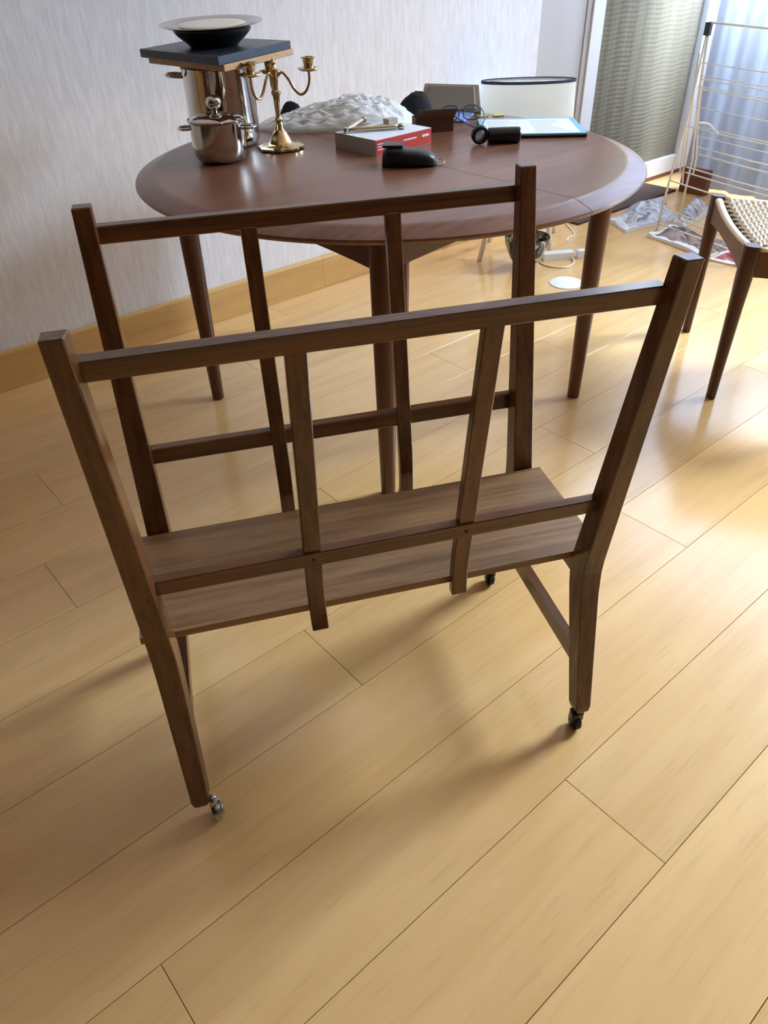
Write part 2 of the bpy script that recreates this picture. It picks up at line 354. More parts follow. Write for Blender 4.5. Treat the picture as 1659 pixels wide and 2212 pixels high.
# window wall with openings
def wseg(y0, y1, z0, z1): add_box(wbm, WX, WX+0.15, y0, y1, z0, z1)
wbm = bmesh.new()
wseg(2.44, WY+0.12, 0, ZC); wseg(Y0, -0.50, 0, ZC); wseg(-0.50, 2.44, 0, 1.08); wseg(-0.50, 2.44, 3.20, ZC); wseg(0.56, 0.62, 1.08, 3.20)
struct(from_bm('wall_window', wbm, M_beige))
for i, (a, b, c, d) in enumerate(OPEN):
    w = bpy.data.objects.new('window_%d' % (i+1), None); COL.objects.link(w); w['kind'] = 'structure'; w.location = (WX+0.05, (a+b)/2, c)
    hw = (b-a)/2; H = d-c; t = 0.045
    for y0, y1, z0, z1 in ((-hw, -hw+t, 0, H), (hw-t, hw, 0, H), (-hw+t, hw-t, 0, t), (-hw+t, hw-t, H-t, H)):
        box('frame', -0.03, 0.03, y0, y1, z0, z1, M_white, w, bev=0.002)
    if hw > 0.5: box('mullion', -0.03, 0.03, -t/2, t/2, t, H-t, M_white, w, bev=0.002)
    mesh('pane', [(0, -hw+t, t), (0, hw-t, t), (0, hw-t, H-t), (0, -hw+t, H-t)], [(0, 1, 2, 3)], M_glass, w)

# sheer curtain
vs = []; fs = []; n = 360
for k, z in enumerate((0.015, 0.5, 1.2, 2.0, 3.24)):
    for i in range(n+1):
        y = 0.55+1.77*i/n; q = 2.9*i/n
        vs.append((4.22+0.016*math.sin(q*23+0.4*math.sin(z*1.5))+0.006*math.sin(q*51+z*0.3), y+0.004*math.sin(q*30), z))
for k in range(4):
    for i in range(n): a = k*(n+1)+i; fs.append((a, a+1, a+n+2, a+n+1))
tag(mesh('sheer_curtain', vs, fs, M_sheer, smooth=True), 'sheer white curtain hanging in soft folds at the window corner', 'curtain')
tag(tube('curtain_rod', [(4.22, -1.0, 3.255), (4.22, 2.52, 3.255)], 0.011, M_white, seg=12), 'thin white rod carrying the sheer curtain', 'curtain rod')

# ------------------------------------------------------------------ oak browser rack on casters
RK = dict(zt=0.882, zk=0.3385, at=0.2249, ak=0.1374, af=0.2031, zf=0.0470, L=0.3367, LB=0.3405)
def prof(z):
    if z >= RK['zk']: return RK['ak']+(RK['at']-RK['ak'])*(z-RK['zk'])/(RK['zt']-RK['zk'])
    return RK['ak']+(RK['af']-RK['ak'])*(RK['zk']-z)/(RK['zk']-RK['zf'])
def lev(a, b, c, z):
    if z >= RK['zk']: return b+(a-b)*(z-RK['zk'])/(RK['zt']-RK['zk'])
    return b+(c-b)*(RK['zk']-z)/(RK['zk']-RK['zf'])
Wd = lambda z: lev(0.0268, 0.0385, 0.0312, z); Td = lambda z: lev(0.0240, 0.0390, 0.0250, z)
Lz = lambda z: RK['LB']+(RK['L']-RK['LB'])*z/RK['zt']
rack = thing('magazine_rack', 'dark oak open-sided browser rack on small casters, in front of the round table', 'rack', (0.5839, 0.7579, 0), -0.4505)
for sg in (1, -1):          # near frame (y negative), far frame
    for side in (-1, 1):
        rings = []
        for z, s in ((0.0465, 0.62), (0.052, 0.86), (0.062, 1), (0.2, 1), (0.30, 1), (0.325, 1.0), (0.345, 1.0), (0.37, 1), (0.6, 1), (0.882, 1)):
            u = side*Lz(z); v = sg*prof(z)
            if abs(z-0.3385) < 0.02: v += sg*0.002
            w, t = Wd(z)/2*(s if z < 0.1 else 1), Td(z)/2*s
            # outward face a little narrower than the inward one
            k = 0.0035 if sg > 0 else 0.0
            rings.append([(u-w, -(v-t), z), (u+w, -(v-t), z), (u+w-(k if side < 0 else 0), -(v+t), z), (u-w+(k if side > 0 else 0), -(v+t), z)])
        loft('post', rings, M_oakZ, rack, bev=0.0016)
def rail(z0, z1, sg, f, d):
    # slanted rectangular rail between posts
    rings = []
    for side in (-1, 1):
        r = []
        for z, k in ((z0, 0), (z0, 1), (z1, 1), (z1, 0)):
            u = side*(Lz(z)-Wd(z)/2+0.004); v = sg*prof(z)+f-(d if k else 0)
            r.append((u, -v, z))
        rings.append(r)
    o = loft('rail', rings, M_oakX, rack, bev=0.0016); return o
rail(0.8214, 0.8462, 1, -0.005, 0.022); rail(0.4715, 0.4997, 1, -0.003, 0.018)
rail(0.8264, 0.8510, -1, -0.008, 0.020); rail(0.4760, 0.5030, -1, -0.009, 0.017)
def slat(s, sg, f, d, zb, zt, flare):
    rings = []
    for z in [zb+(zt-zb)*(k/26)**1.6 for k in range(27)]:
        q = max(0, (0.432-z)/0.09); v = sg*prof(z)+f+sg*flare*q*q
        w = 0.0124
        rings.append([(s-w, -(v-d), z), (s+w, -(v-d), z), (s+w, -v, z), (s-w, -v, z)])
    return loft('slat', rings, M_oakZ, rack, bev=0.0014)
for s in (-0.1083, 0.118):
    slat(s, 1, -0.006, 0.015, 0.3445, 0.830, 0.028 if s < 0 else 0.012); slat(s, -1, -0.006, 0.015, 0.300, 0.830, 0.010)
    lathe('peg', [(0.003, 0), (0.0028, 0.0012)], M_groove, rack, seg=10, M=Matrix.Translation((s, -(prof(0.485)-0.003), 0.485)) @ Matrix.Rotation(pi/2, 4, 'X'))
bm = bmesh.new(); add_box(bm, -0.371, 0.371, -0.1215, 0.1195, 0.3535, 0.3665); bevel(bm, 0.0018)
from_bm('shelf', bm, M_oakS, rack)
for side in (-1, 1):
    u = side*0.340; z = 0.335
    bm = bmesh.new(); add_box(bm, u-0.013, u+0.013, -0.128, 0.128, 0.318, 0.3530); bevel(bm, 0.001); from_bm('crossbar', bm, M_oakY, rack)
    z = 0.153; y = prof(z)-Td(z)/2+0.003
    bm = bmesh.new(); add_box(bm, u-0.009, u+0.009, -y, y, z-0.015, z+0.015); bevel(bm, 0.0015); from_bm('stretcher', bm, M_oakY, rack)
    for sg in (1, -1):
        nl = side < 0 and sg > 0
        cx = {(-1, 1): -0.3195, (1, 1): 0.336, (-1, -1): -0.368, (1, -1): 0.326}[(side, sg)]; cy = -sg*prof(0.047)
        rw = 0.0185 if nl else 0.0160; Rw = Matrix.Translation((cx, cy, rw)) @ Matrix.Rotation(pi/2, 4, 'Y')
        bm = bmesh.new(); add_lathe(bm, [(rw*0.6, -0.006), (rw*0.94, -0.0055), (rw, -0.003), (rw, 0.003), (rw*0.94, 0.0055), (rw*0.6, 0.006)], 28, M=Rw)
        w = from_bm('caster', bm, M_chrome if nl else M_rubber, rack, True); w.data.set_sharp_from_angle(angle=0.7)
        bm = bmesh.new()
        for xx in (-0.0085, 0.0085): add_lathe(bm, [(rw*0.55, -0.001), (rw*0.62, 0), (rw*0.55, 0.001)], 20, M=Rw @ Matrix.Translation((0, 0, xx)))
        if nl: add_box(bm, cx-0.010, cx+0.002, cy-0.005, cy+0.005, rw-0.003, 0.056)
        else: add_box(bm, cx-0.010, cx+0.010, cy-0.008, cy+0.008, rw*2-0.006, 0.0475); add_lathe(bm, [(0.004, 0.035), (0.004, 0.052)], 10, c=(cx, cy))
        from_bm('caster_housing', bm, M_chrome if nl else M_black, w, True)

# ------------------------------------------------------------------ round teak table
TX, TY, TR, TZ = 1.3771, 1.599, 0.652, 0.722
tb = thing('dining_table', 'round reddish teak extension table with dropped rim and four tapered legs', 'table', (TX, TY, 0))
profT = [(0, TZ), (TR-0.054, TZ), (TR-0.049, TZ-0.0005), (TR-0.043, TZ-0.0018), (TR-0.036, TZ-0.0040), (TR-0.028, TZ-0.0070), (TR-0.008, TZ-0.0135), (TR-0.002, TZ-0.0165), (TR, TZ-0.021), (TR-0.004, TZ-0.027), (TR-0.02, TZ-0.030), (0, TZ-0.030)]
for half in (0, 1):
    a0 = pi/2 if half == 0 else -pi/2; n = 72; gx = -0.0009 if half == 0 else 0.0009; bm = bmesh.new(); rings = []
    for r, z in profT:
        if r == 0: rings.append([bm.verts.new((gx, 0, z))]); continue
        rings.append([bm.verts.new((r*math.cos(a0+pi*i/n)+gx, r*math.sin(a0+pi*i/n), z)) for i in range(n+1)])
    for A, B in zip(rings, rings[1:]):
        for i in range(n):
            if len(A) == 1: bm.faces.new([A[0], B[i], B[i+1]])
            elif len(B) == 1: bm.faces.new([A[i+1], A[i], B[0]])
            else: bm.faces.new([A[i], B[i], B[i+1], A[i+1]])
    # cut face
    left = [r[0] for r in rings]; right = [r[-1] for r in rings[1:-1]]
    bm.faces.new(left+right[::-1])
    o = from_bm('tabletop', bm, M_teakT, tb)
    for p in o.data.polygons: p.use_smooth = True
    o.data.set_sharp_from_angle(angle=math.radians(12))
LEG = [(0.957-TX, 1.985-TY), (1.02-TX, 1.213-TY), (1.80-TX, 1.213-TY), (1.765-TX, 1.985-TY)]
for x, y in LEG:
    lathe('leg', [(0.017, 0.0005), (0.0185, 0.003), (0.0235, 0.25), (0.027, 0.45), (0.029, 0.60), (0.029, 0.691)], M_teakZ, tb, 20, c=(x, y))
for i in range(4):
    a = Vector((*LEG[i], 0)); b = Vector((*LEG[(i+1) % 4], 0)); d = (b-a).normalized(); L_ = (b-a).length; nrm = Vector((-d.y, d.x, 0)); n = 12
    rings = []
    for k in range(n+1):
        s = 0.020+(L_-0.040)*k/n; q = 2*k/n-1; zb = 0.600+0.022*(1-q*q); p = a+d*s
        rings.append([p+nrm*0.010+Vector((0, 0, zb)), p-nrm*0.010+Vector((0, 0, zb)), p-nrm*0.010+Vector((0, 0, 0.691)), p+nrm*0.010+Vector((0, 0, 0.691))])
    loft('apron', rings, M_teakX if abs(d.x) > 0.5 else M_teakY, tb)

# ------------------------------------------------------------------ things on the table
RH = Vector((0.7588, -0.6513, 0)); FH = Vector((0.6513, 0.7588, 0))   # to the right / away in the room
def torus_pts(c, ax, ay, ra, rb, n=28): return [c+ax*(ra*math.cos(2*pi*i/n))+ay*(rb*math.sin(2*pi*i/n)) for i in range(n)]
# tall pot
pot = thing('tall_stockpot', 'tall mirror-polished steel pot carrying the slate board and the bowl', 'pot', (1.143, 2.025, TZ))
lathe('body', [(0.075, 0), (0.087, 0.004), (0.0925, 0.014), (0.094, 0.03), (0.094, 0.185), (0.0965, 0.188), (0.097, 0.190), (0.0945, 0.1915), (0.0915, 0.190), (0.0915, 0.03), (0.07, 0.006)], M_steel, pot, 64)
lathe('lid', [(0.093, 0.1915), (0.0965, 0.1925), (0.093, 0.1955), (0.06, 0.199), (0.001, 0.2005)], M_steel, pot, 48)
for s, a in ((-1, 0.25), (1, 0.98)):
    dv = (Matrix.Rotation(a, 3, 'Z') @ RH)*s; sd = Vector((-dv.y, dv.x, 0)); c = dv*0.118+Vector((0, 0, 0.172))
    pts = smooth_path([dv*0.093+sd*0.026+Vector((0, 0, 0.172)), dv*0.112+sd*0.030+Vector((0, 0, 0.174)), dv*0.130+sd*0.018+Vector((0, 0, 0.175)), dv*0.134+Vector((0, 0, 0.175)), dv*0.130-sd*0.018+Vector((0, 0, 0.175)), dv*0.112-sd*0.030+Vector((0, 0, 0.174)), dv*0.093-sd*0.026+Vector((0, 0, 0.172))], 4)
    tube('handle', pts, 0.0042, M_steel, pot, 8)
sp = thing('small_saucepot', 'small round-bottomed steel pot with knobbed lid in front of the tall pot', 'pot', (1.028, 1.862, TZ))
lathe('body', [(0.042, 0), (0.052, 0.002), (0.060, 0.008), (0.0655, 0.018), (0.068, 0.032), (0.069, 0.055), (0.069, 0.092), (0.0735, 0.0955), (0.074, 0.098), (0.071, 0.0985), (0.067, 0.095), (0.065, 0.04), (0.04, 0.006)], M_steel, sp, 64)
lathe('lid', [(0.0665, 0.0945), (0.069, 0.0965), (0.066, 0.100), (0.045, 0.1075), (0.02, 0.112), (0.001, 0.113)], M_steel, sp, 48)
lathe('lid_knob', [(0.006, 0.111), (0.0065, 0.117), (0.012, 0.120), (0.0185, 0.128), (0.0195, 0.136), (0.016, 0.145), (0.008, 0.150), (0.001, 0.151)], M_steel, sp, 28)
for s in (-1, 1):
    dv = RH*s; sd = Vector((-dv.y, dv.x, 0)); z = Vector((0, 0, 0.078))
    tube('handle', smooth_path([dv*0.067+sd*0.018+z, dv*0.082+sd*0.021+z, dv*0.095+sd*0.01+z, dv*0.097+z, dv*0.095-sd*0.01+z, dv*0.082-sd*0.021+z, dv*0.067-sd*0.018+z], 4), 0.0034, M_steel, sp, 8)
# board on top of the pot: slate slab over a pale wooden one
C4 = [Vector((0.985, 2.135, 0)), Vector((1.03, 1.815, 0)), Vector((1.345, 1.965, 0)), Vector((1.262, 2.262, 0))]
def slab(name, pts, z0, z1, m_, inset=0.0, **kw):
    c = sum(pts, Vector())/len(pts); q = [c+(p-c)*(1-inset) for p in pts]
    o = loft(name, [[(p.x, p.y, z0) for p in q], [(p.x, p.y, z1) for p in q]], m_, bev=0.0012, **kw); return o
o = slab('slate_board', C4, 0.9372, 0.9560, M_slate); tag(o, 'square blue-black slate board under the black bowl', 'board')
sh = [p+Vector((0.012, -0.004, 0)) for p in C4]
o = slab('wooden_board', sh, 0.9227, 0.9370, M_birch, 0.03); tag(o, 'pale wooden board lying between tall pot and slate board', 'board')
BC = Vector((1.142, 2.02, 0.9562))
tilt = Matrix.Identity(4)
bw = lathe('black_bowl', [(0.052, 0), (0.060, 0.0), (0.066, 0.006), (0.070, 0.010), (0.080, 0.017), (0.084, 0.020), (0.094, 0.029), (0.100, 0.037), (0.1005, 0.040), (0.097, 0.040), (0.088, 0.028), (0.06, 0.012), (0.01, 0.010)], M_black, None, 64, loc=BC)
tag(bw, 'black ridged bowl on the slate board with silver dish inside', 'bowl')
Tm = Matrix.Rotation(math.radians(2.5), 4, RH) @ Matrix.Rotation(math.radians(-0.5), 4, FH)
dish = thing('silver_dish', 'silver dish with wide rim resting in the black bowl', 'dish', BC+Vector((0, 0, 0.0415)))
lathe('dish_body', [(0.070, -0.006), (0.086, -0.003), (0.097, 0.004), (0.128, 0.009), (0.132, 0.011), (0.130, 0.0125), (0.100, 0.0085), (0.090, 0.002), (0.075, -0.001), (0.001, -0.001)], M_silver, dish, 72, M=Tm)
lathe('inner_plate', [(0.060, -0.0008), (0.082, 0.004), (0.088, 0.0078), (0.086, 0.009), (0.06, 0.0105), (0.001, 0.011)], M_cream, dish, 56, M=Tm)

# candelabra
cn = thing('candelabra', 'polished brass three-armed candle holder beside the pots', 'candle holder', (1.215, 1.862, TZ))
lathe('base', [(0.055, 0), (0.061, 0.003), (0.060, 0.008), (0.050, 0.012), (0.036, 0.013), (0.030, 0.018), (0.024, 0.030), (0.018, 0.040), (0.012, 0.046)], M_brass, cn, 72, scal=lambda a, k: 1+(0.10*(abs(math.cos(4*a))-0.5) if k in (0, 1, 2, 3) else 0))
lathe('stem', [(0.013, 0.0455), (0.010, 0.052), (0.0105, 0.060), (0.0085, 0.064), (0.0125, 0.068), (0.0125, 0.071), (0.0075, 0.075), (0.0065, 0.080), (0.008, 0.110), (0.0095, 0.126), (0.0125, 0.132), (0.0125, 0.137), (0.008, 0.141), (0.0075, 0.150), (0.0095, 0.160), (0.0085, 0.176), (0.012, 0.182), (0.0115, 0.187), (0.006, 0.191), (0.0045, 0.197), (0.0085, 0.202), (0.004, 0.208), (0.001, 0.213)], M_brass, cn, 24)
for ang, dz in ((4, 0), (104, -0.014), (236, 0)):
    a = math.radians(ang); dv = RH*math.cos(a)+FH*math.sin(a); Z = lambda z: Vector((0, 0, z))
    P = [dv*r+Z(z) for r, z in ((0.007, 0.170), (0.020, 0.180), (0.034, 0.166), (0.048, 0.142), (0.064, 0.128), (0.080, 0.136), (0.089, 0.156+dz*0.5), (0.090, 0.181+dz))]
    ar = tube('arm', smooth_path(P, 5), 0.0036, M_brass, cn, 10)
    c = (dv.x*0.090, dv.y*0.090)
    lathe('drip_pan', [(a_, b_+dz) for a_, b_ in ((0.006, 0.180), (0.020, 0.181), (0.0285, 0.186), (0.0275, 0.188), (0.018, 0.184), (0.008, 0.185))], M_brass, ar, 32, c=c, scal=lambda a, k: 1+(0.05*math.cos(8*a) if k in (2, 3) else 0))
    lathe('candle_cup', [(a_, b_+dz) for a_, b_ in ((0.010, 0.184), (0.013, 0.188), (0.012, 0.192), (0.014, 0.206), (0.0185, 0.210), (0.0185, 0.212), (0.013, 0.212), (0.011, 0.194), (0.001, 0.193))], M_brass, ar, 28, c=c)

# plastic bag
def mound(name, cx, cy, ang, hl, hd, hz, material, fn=None, n=64, m_=40, label=None, cat=None, z0=TZ, seed=0, fold=1.0, parent=None):
    bm = bmesh.new(); grid = []
    ca, sa = math.cos(ang), math.sin(ang)
    for j in range(m_+1):
        row = []
        for i in range(n):
            rr = j/m_; a = 2*pi*i/n; 
            irr = 1+0.10*noise.noise(Vector((math.cos(a)*1.7, math.sin(a)*1.7, seed)))*fold
            u = math.cos(a)*rr*irr; v = math.sin(a)*rr*irr
            h = max(0, 1-rr**2.6)**0.62
            if fn: h *= fn(u, v)
            f = noise.turbulence(Vector((u*2.3, v*3.1, seed+1)), 4, True, noise_basis='PERLIN_ORIGINAL')
            rid = abs(noise.noise(Vector((u*3.5+v*2, v*4-u*1.5, seed+4))))
            cr = abs(noise.noise(Vector((u*8+v*3, v*9-u*2, seed+9))))+0.5*abs(noise.noise(Vector((u*17-v*5, v*19+u*4, seed+13))))
            z = hz*h*(1+fold*(0.16*f-0.42*rid*rr-(0.22*cr if fold > 1 else 0)))
            x = u*hl; y = v*hd
            row.append(bm.verts.new((ca*x-sa*y, sa*x+ca*y, max(0.0006, z+0.0006)))); 
            if j == 0: break
        grid.append(row)
    for j in range(m_):
        A, B = grid[j], grid[j+1]
        for i in range(n):
            if j == 0: bm.faces.new([A[0], B[i], B[(i+1) % n]])
            else: bm.faces.new([A[i], B[i], B[(i+1) % n], A[(i+1) % n]])
    bot = [bm.verts.new((v.co.x, v.co.y, 0.0)) for v in grid[-1]]
    for i in range(n): bm.faces.new([grid[-1][i], bot[i], bot[(i+1) % n], grid[-1][(i+1) % n]])
    bm.faces.new(bot[::-1])
    o = from_bm(name, bm, material, parent, True, (cx, cy, z0))
    if label: tag(o, label, cat)
    return o
rh = math.atan2(RH.y, RH.x)
mound('plastic_bag', 1.520, 2.010, rh+0.10, 0.255, 0.118, 0.090, M_bagw, fn=lambda u, v: 0.30+0.42*(u+1)-0.9*max(0, u-0.35)**1.3, label='crumpled white plastic bag lying at the back of the table', cat='bag', seed=3, fold=1.35, n=110, m_=60)
mound('black_pouch', 1.452, 2.150, rh, 0.040, 0.016, 0.052, M_blackfab, label='black cloth corner poking up behind the white bag', cat='cloth', seed=9, n=24, m_=8)
mound('black_hat', 1.752, 1.914, rh+0.2, 0.060, 0.036, 0.078, M_blackfab, fn=lambda u, v: 0.85+0.2*u, label='black rounded fabric hat between white bag and taupe box lid', cat='hat', seed=5, n=40, m_=14, fold=0.5)

# red and white carton
rb = thing('red_white_carton', 'flat white carton with a red long side on the table', 'box', (1.332, 1.600, TZ), 0.057)
box('body', 0, 0.208, 0, 0.160, 0, 0.037, M_greycard, rb, bev=0.001)
box('top_cover', 0, 0.208, 0, 0.160, 0.0371, 0.0377, M_paper, rb)
box('red_side', 0.0015, 0.2075, -0.0007, -0.0001, 0.001, 0.0365, M_red, rb)
for x0, x1, z0, z1 in ((0.006, 0.044, 0.026, 0.0285), (0.006, 0.05, 0.0195, 0.022), (0.006, 0.04, 0.013, 0.0155), (0.100, 0.150, 0.021, 0.0245), (0.172, 0.198, 0.020, 0.026)):
    box('print_line', x0, x1, -0.0012, -0.0008, z0, z1, M_paper, rb)
tl = thing('nutcracker', 'pale gold two-armed nutcracker lying across the red-sided carton', 'tool', (1.337, 1.727, TZ+0.0378))
e1 = Vector((1.452, 1.800, 0))-Vector((1.337, 1.727, 0)); e2 = Vector((1.478, 1.650, 0))-Vector((1.337, 1.727, 0))
for e in (e1, e2):
    d_ = e.normalized(); tube('arm', [d_*0.004+Vector((0, 0, 0.0075)), d_*0.03+Vector((0, 0, 0.0075)), d_*0.10+Vector((0, 0, 0.0075)), d_*0.128+Vector((0, 0, 0.0075)), d_*0.145+Vector((0, 0, 0.0075))], [0.0045, 0.006, 0.0065, 0.0062, 0.0048], M_brassw, tl, 12)
    tube('end_cap', [d_*0.144+Vector((0, 0, 0.0075)), d_*0.158+Vector((0, 0, 0.0075))], 0.0072, M_silver, tl, 12)
lathe('pivot', [(0.007, 0), (0.008, 0.002), (0.008, 0.012), (0.006, 0.014)], M_silver, tl, 16)
cp = tag(box('grey_stopper', -0.016, 0.016, -0.012, 0.012, 0, 0.014, M_taupe, None, bev=0.004, loc=(1.50, 1.735, TZ+0.0378), seg=2), 'small grey lump at the far edge of the carton top', 'stopper')

# leather key case
kc = thing('key_case', 'black leather key case with silver ring in front of the red carton', 'key case', (1.325, 1.468, TZ), math.atan2(-0.085, 0.085))
kc.scale = (1.06, 1.06, 1.06)
rings = []
for t, w, hgt in ((-0.060, 0.018, 0.020), (-0.057, 0.027, 0.036), (-0.045, 0.031, 0.043), (-0.020, 0.032, 0.044), (-0.005, 0.032, 0.038), (0.020, 0.031, 0.036), (0.045, 0.027, 0.031), (0.060, 0.020, 0.024), (0.066, 0.010, 0.016)):
    r = []
    for i in range(16):
        a = 2*pi*i/16; c_, s_ = math.cos(a), math.sin(a)
        sx = math.copysign(abs(c_)**0.6, c_); sz = math.copysign(abs(s_)**0.6, s_)
        r.append((t, w*sx, hgt/2*(1+sz)))
    rings.append(r)
loft('case', rings, M_leather, kc, smooth=True)
box('flap', -0.058, -0.012, -0.022, 0.022, 0.0425, 0.0475, M_leather, kc, bev=0.003, seg=2)
tube('key_ring', torus_pts(Vector((0.074, 0, 0.007)), Vector((1, 0, 0)), Vector((0, 0.6, 0.5)), 0.010, 0.011, 20), 0.0012, M_chrome, kc, 6, True)
tube('ring_tab', [(0.060, 0, 0.010), (0.068, 0, 0.009)], 0.003, M_chrome, kc, 8)

# open brown carton behind, blue booklet, glasses, loupe
bc = thing('small_open_carton', 'small dark brown cardboard carton standing open behind the red carton', 'box', (1.662, 1.735, TZ), rh+0.12)
for a in ((-0.055, 0.055, -0.036, -0.034, 0, 0.034), (-0.055, 0.055, 0.034, 0.036, 0, 0.034), (-0.055, -0.053, -0.034, 0.034, 0, 0.034), (0.053, 0.055, -0.034, 0.034, 0, 0.034), (-0.053, 0.053, -0.034, 0.034, 0, 0.002)):
    box('side', *a, M_card, bc)
box('flap', -0.055, 0.055, 0, 0.062, -0.001, 0.001, M_card, bc, loc=(0, -0.036, 0.034), M=Matrix.Rotation(math.radians(148), 4, 'X'))
q = [Vector((1.73, 1.842, 0)), Vector((1.797, 1.738, 0)), Vector((1.905, 1.80, 0)), Vector((1.848, 1.925, 0))]
o = slab('blue_booklet', q, TZ+0.0003, TZ+0.006, M_bluepat); tag(o, 'blue and white striped booklet under the eyeglasses', 'booklet')
for i, (x, y, a, lab) in enumerate(((1.905, 1.765, 0.3, 'yellow-green paper tag nearer the booklet'), (1.945, 1.735, 0.1, 'yellow-green paper tag nearer the lampshade'))):
    o = box('paper_tag', -0.016, 0.016, -0.011, 0.011, 0, 0.0025, M_yellow, loc=(x, y, TZ+0.0003)); o.rotation_euler = (0, 0, rh+a); tag(o, lab, 'tag')
eg = thing('eyeglasses', 'pair of blue-rimmed eyeglasses on the blue booklet', 'glasses', (1.788, 1.742, TZ+0.0062), rh+0.05)
M_frame = mat('blue_frame', (40, 84, 130), 0.25)
for s in (-1, 1):
    rr = []
    for i in range(24):
        a = 2*pi*i/24; c_, s_ = math.cos(a), math.sin(a); rr.append(Vector((s*0.032+0.026*math.copysign(abs(c_)**0.7, c_), 0.004+0.004*s_, 0.021+0.019*math.copysign(abs(s_)**0.7, s_))))
    f_ = tube('rim', rr, 0.0016, M_frame, eg, 6, True)
    mesh('lens', rr, [tuple(range(24))], M_lens, f_)
    tube('temple', smooth_path([(s*0.059, 0.008, 0.032), (s*0.062, -0.035, 0.026), (s*0.058, -0.075, 0.016), (s*0.050, -0.098, 0.008)], 4) if s > 0 else smooth_path([(s*0.059, 0.008, 0.032), (s*0.030, -0.045, 0.022), (s*-0.01, -0.105, 0.006), (s*-0.03, -0.125, 0.003)], 4), 0.0017, M_frame, eg, 6)
tube('bridge', smooth_path([(-0.007, 0.006, 0.026), (0, 0.006, 0.029), (0.007, 0.006, 0.026)], 4), 0.0016, M_frame, eg, 6)
lp = thing('folding_loupe', 'black cylinder with a round lens ring at its left end', 'magnifier', (1.655, 1.478, TZ), rh)
bm = bmesh.new(); add_lathe(bm, [(0.016, -0.043), (0.019, -0.041), (0.0195, 0), (0.0195, 0.041), (0.017, 0.044)], 32, M=Matrix.Translation((0.020, 0, 0.0196)) @ Matrix.Rotation(pi/2, 4, 'Y'))
o = from_bm('barrel', bm, M_black, lp, True); o.data.set_sharp_from_angle(angle=0.6)
Cc = Vector((-0.046, -0.012, 0.0245)); 
bm = bmesh.new(); add_lathe(bm, [(0.0155, -0.008), (0.022, -0.0085), (0.0235, -0.005), (0.0235, 0.005), (0.022, 0.0085), (0.0155, 0.008), (0.0150, 0)], 36, M=Matrix.Translation(Cc) @ Matrix.Rotation(0.25, 4, 'Z') @ Matrix.Rotation(pi/2+0.2, 4, 'X'), cap0=False, cap1=False)
o = from_bm('lens_ring', bm, M_black, lp, True)
bm = bmesh.new(); add_lathe(bm, [(0.0005, -0.004), (0.012, -0.0025), (0.0150, 0), (0.012, 0.0025), (0.0005, 0.004)], 28, M=Matrix.Translation(Cc) @ Matrix.Rotation(0.25, 4, 'Z') @ Matrix.Rotation(pi/2+0.2, 4, 'X'))
from_bm('lens', bm, glass('loupe_lens', (0.85, 0.92, 1, 1), 0.55, 0.05), lp, True)
tube('hinge', [(-0.030, -0.002, 0.024), (-0.018, 0, 0.022)], 0.004, M_black, lp, 8)

# light blue folder with a sheet
FR = Vector((1.880, 1.348, 0)); ex = Vector((-0.742, 0.670, 0)); ey = Vector((0.670, 0.742, 0))
fd = thing('blue_folder', 'light blue folder holding a white printed sheet at the table edge', 'folder', (FR.x, FR.y, TZ), math.atan2(-ex.y, -ex.x))
box('back_board', -0.285, 0, 0, 0.225, 0.0004, 0.006, M_black, fd, bev=0.001)
box('cover', -0.284, 0.001, 0.001, 0.226, 0.0062, 0.0105, M_lightblue, fd, bev=0.001)
pp = box('sheet', -0.272, -0.016, 0.006, 0.205, 0.0107, 0.0112, M_paper, fd)
M_ink = mat('pale_ink', (168, 190, 208), 0.7)
for i in range(7):
    for c_ in range(2):
        x0 = -0.262+0.125*c_; L_ = random.uniform(0.05, 0.11)
        box('print_line', x0, x0+L_, 0.03+0.024*i, 0.0345+0.024*i, 0.0113, 0.0115, M_ink, pp)
# taupe box lid leaning at the back
tp = thing('taupe_box_lid', 'taupe cardboard lid tilted up behind the blue booklet', 'box lid', (1.862, 1.866, TZ+0.004), rh-0.02)
Rt = Matrix.Rotation(math.radians(-28), 4, 'X')
outer = [(-0.100, 0, 0), (0.100, 0, 0), (0.092, 0, 0.080), (-0.078, 0, 0.088)]
def pl(sc, y): 
    c = Vector((0.002, 0, 0.042)); return [Rt @ (Vector((c.x+(p[0]-c.x)*sc, y, c.z+(p[2]-c.z)*sc))) for p in outer]
loft('lid_panel', [pl(1.0, 0.012), pl(1.0, 0.0)], M_taupe, tp, bev=0.0015, loc=(0, 0, 0.001))
loft('inner_panel', [pl(0.84, -0.001), pl(0.80, -0.004)], M_taupe2, tp, loc=(0, 0, 0.001))

# ------------------------------------------------------------------ white side table with lampshade, behind
st = thing('side_table', 'low white side table with splayed legs against the far wall', 'side table', (2.74, 2.27, 0))
lathe('top', [(0.20, 0.470), (0.206, 0.474), (0.208, 0.484), (0.204, 0.492), (0.001, 0.492)], M_white2, st, 48)
for fx, fy in ((2.80, 2.13), (3.045, 2.30), (2.72, 2.43), (2.49, 2.28)):
    top = Vector(((fx-2.74)*0.42, (fy-2.27)*0.60, 0.468)); ft = Vector((fx-2.74, fy-2.27, 0.001))
    tube('leg', [ft, ft+(top-ft)*0.5, top], [0.010, 0.015, 0.019], M_white2, st, 12)
ls = thing('lampshade', 'cream oval lampshade with navy trim standing on the white side table', 'lampshade', (2.70, 2.255, 0.4925), math.atan2(-0.6513, 0.7588))
ls.scale = (1, 0.34, 1)
sc_ = lambda a, k: 1.0
lathe('shade', [(0.203, 0.0), (0.193, 0.205), (0.190, 0.205), (0.200, 0.002)], M_shade, ls, 64, cap0=False, cap1=False)
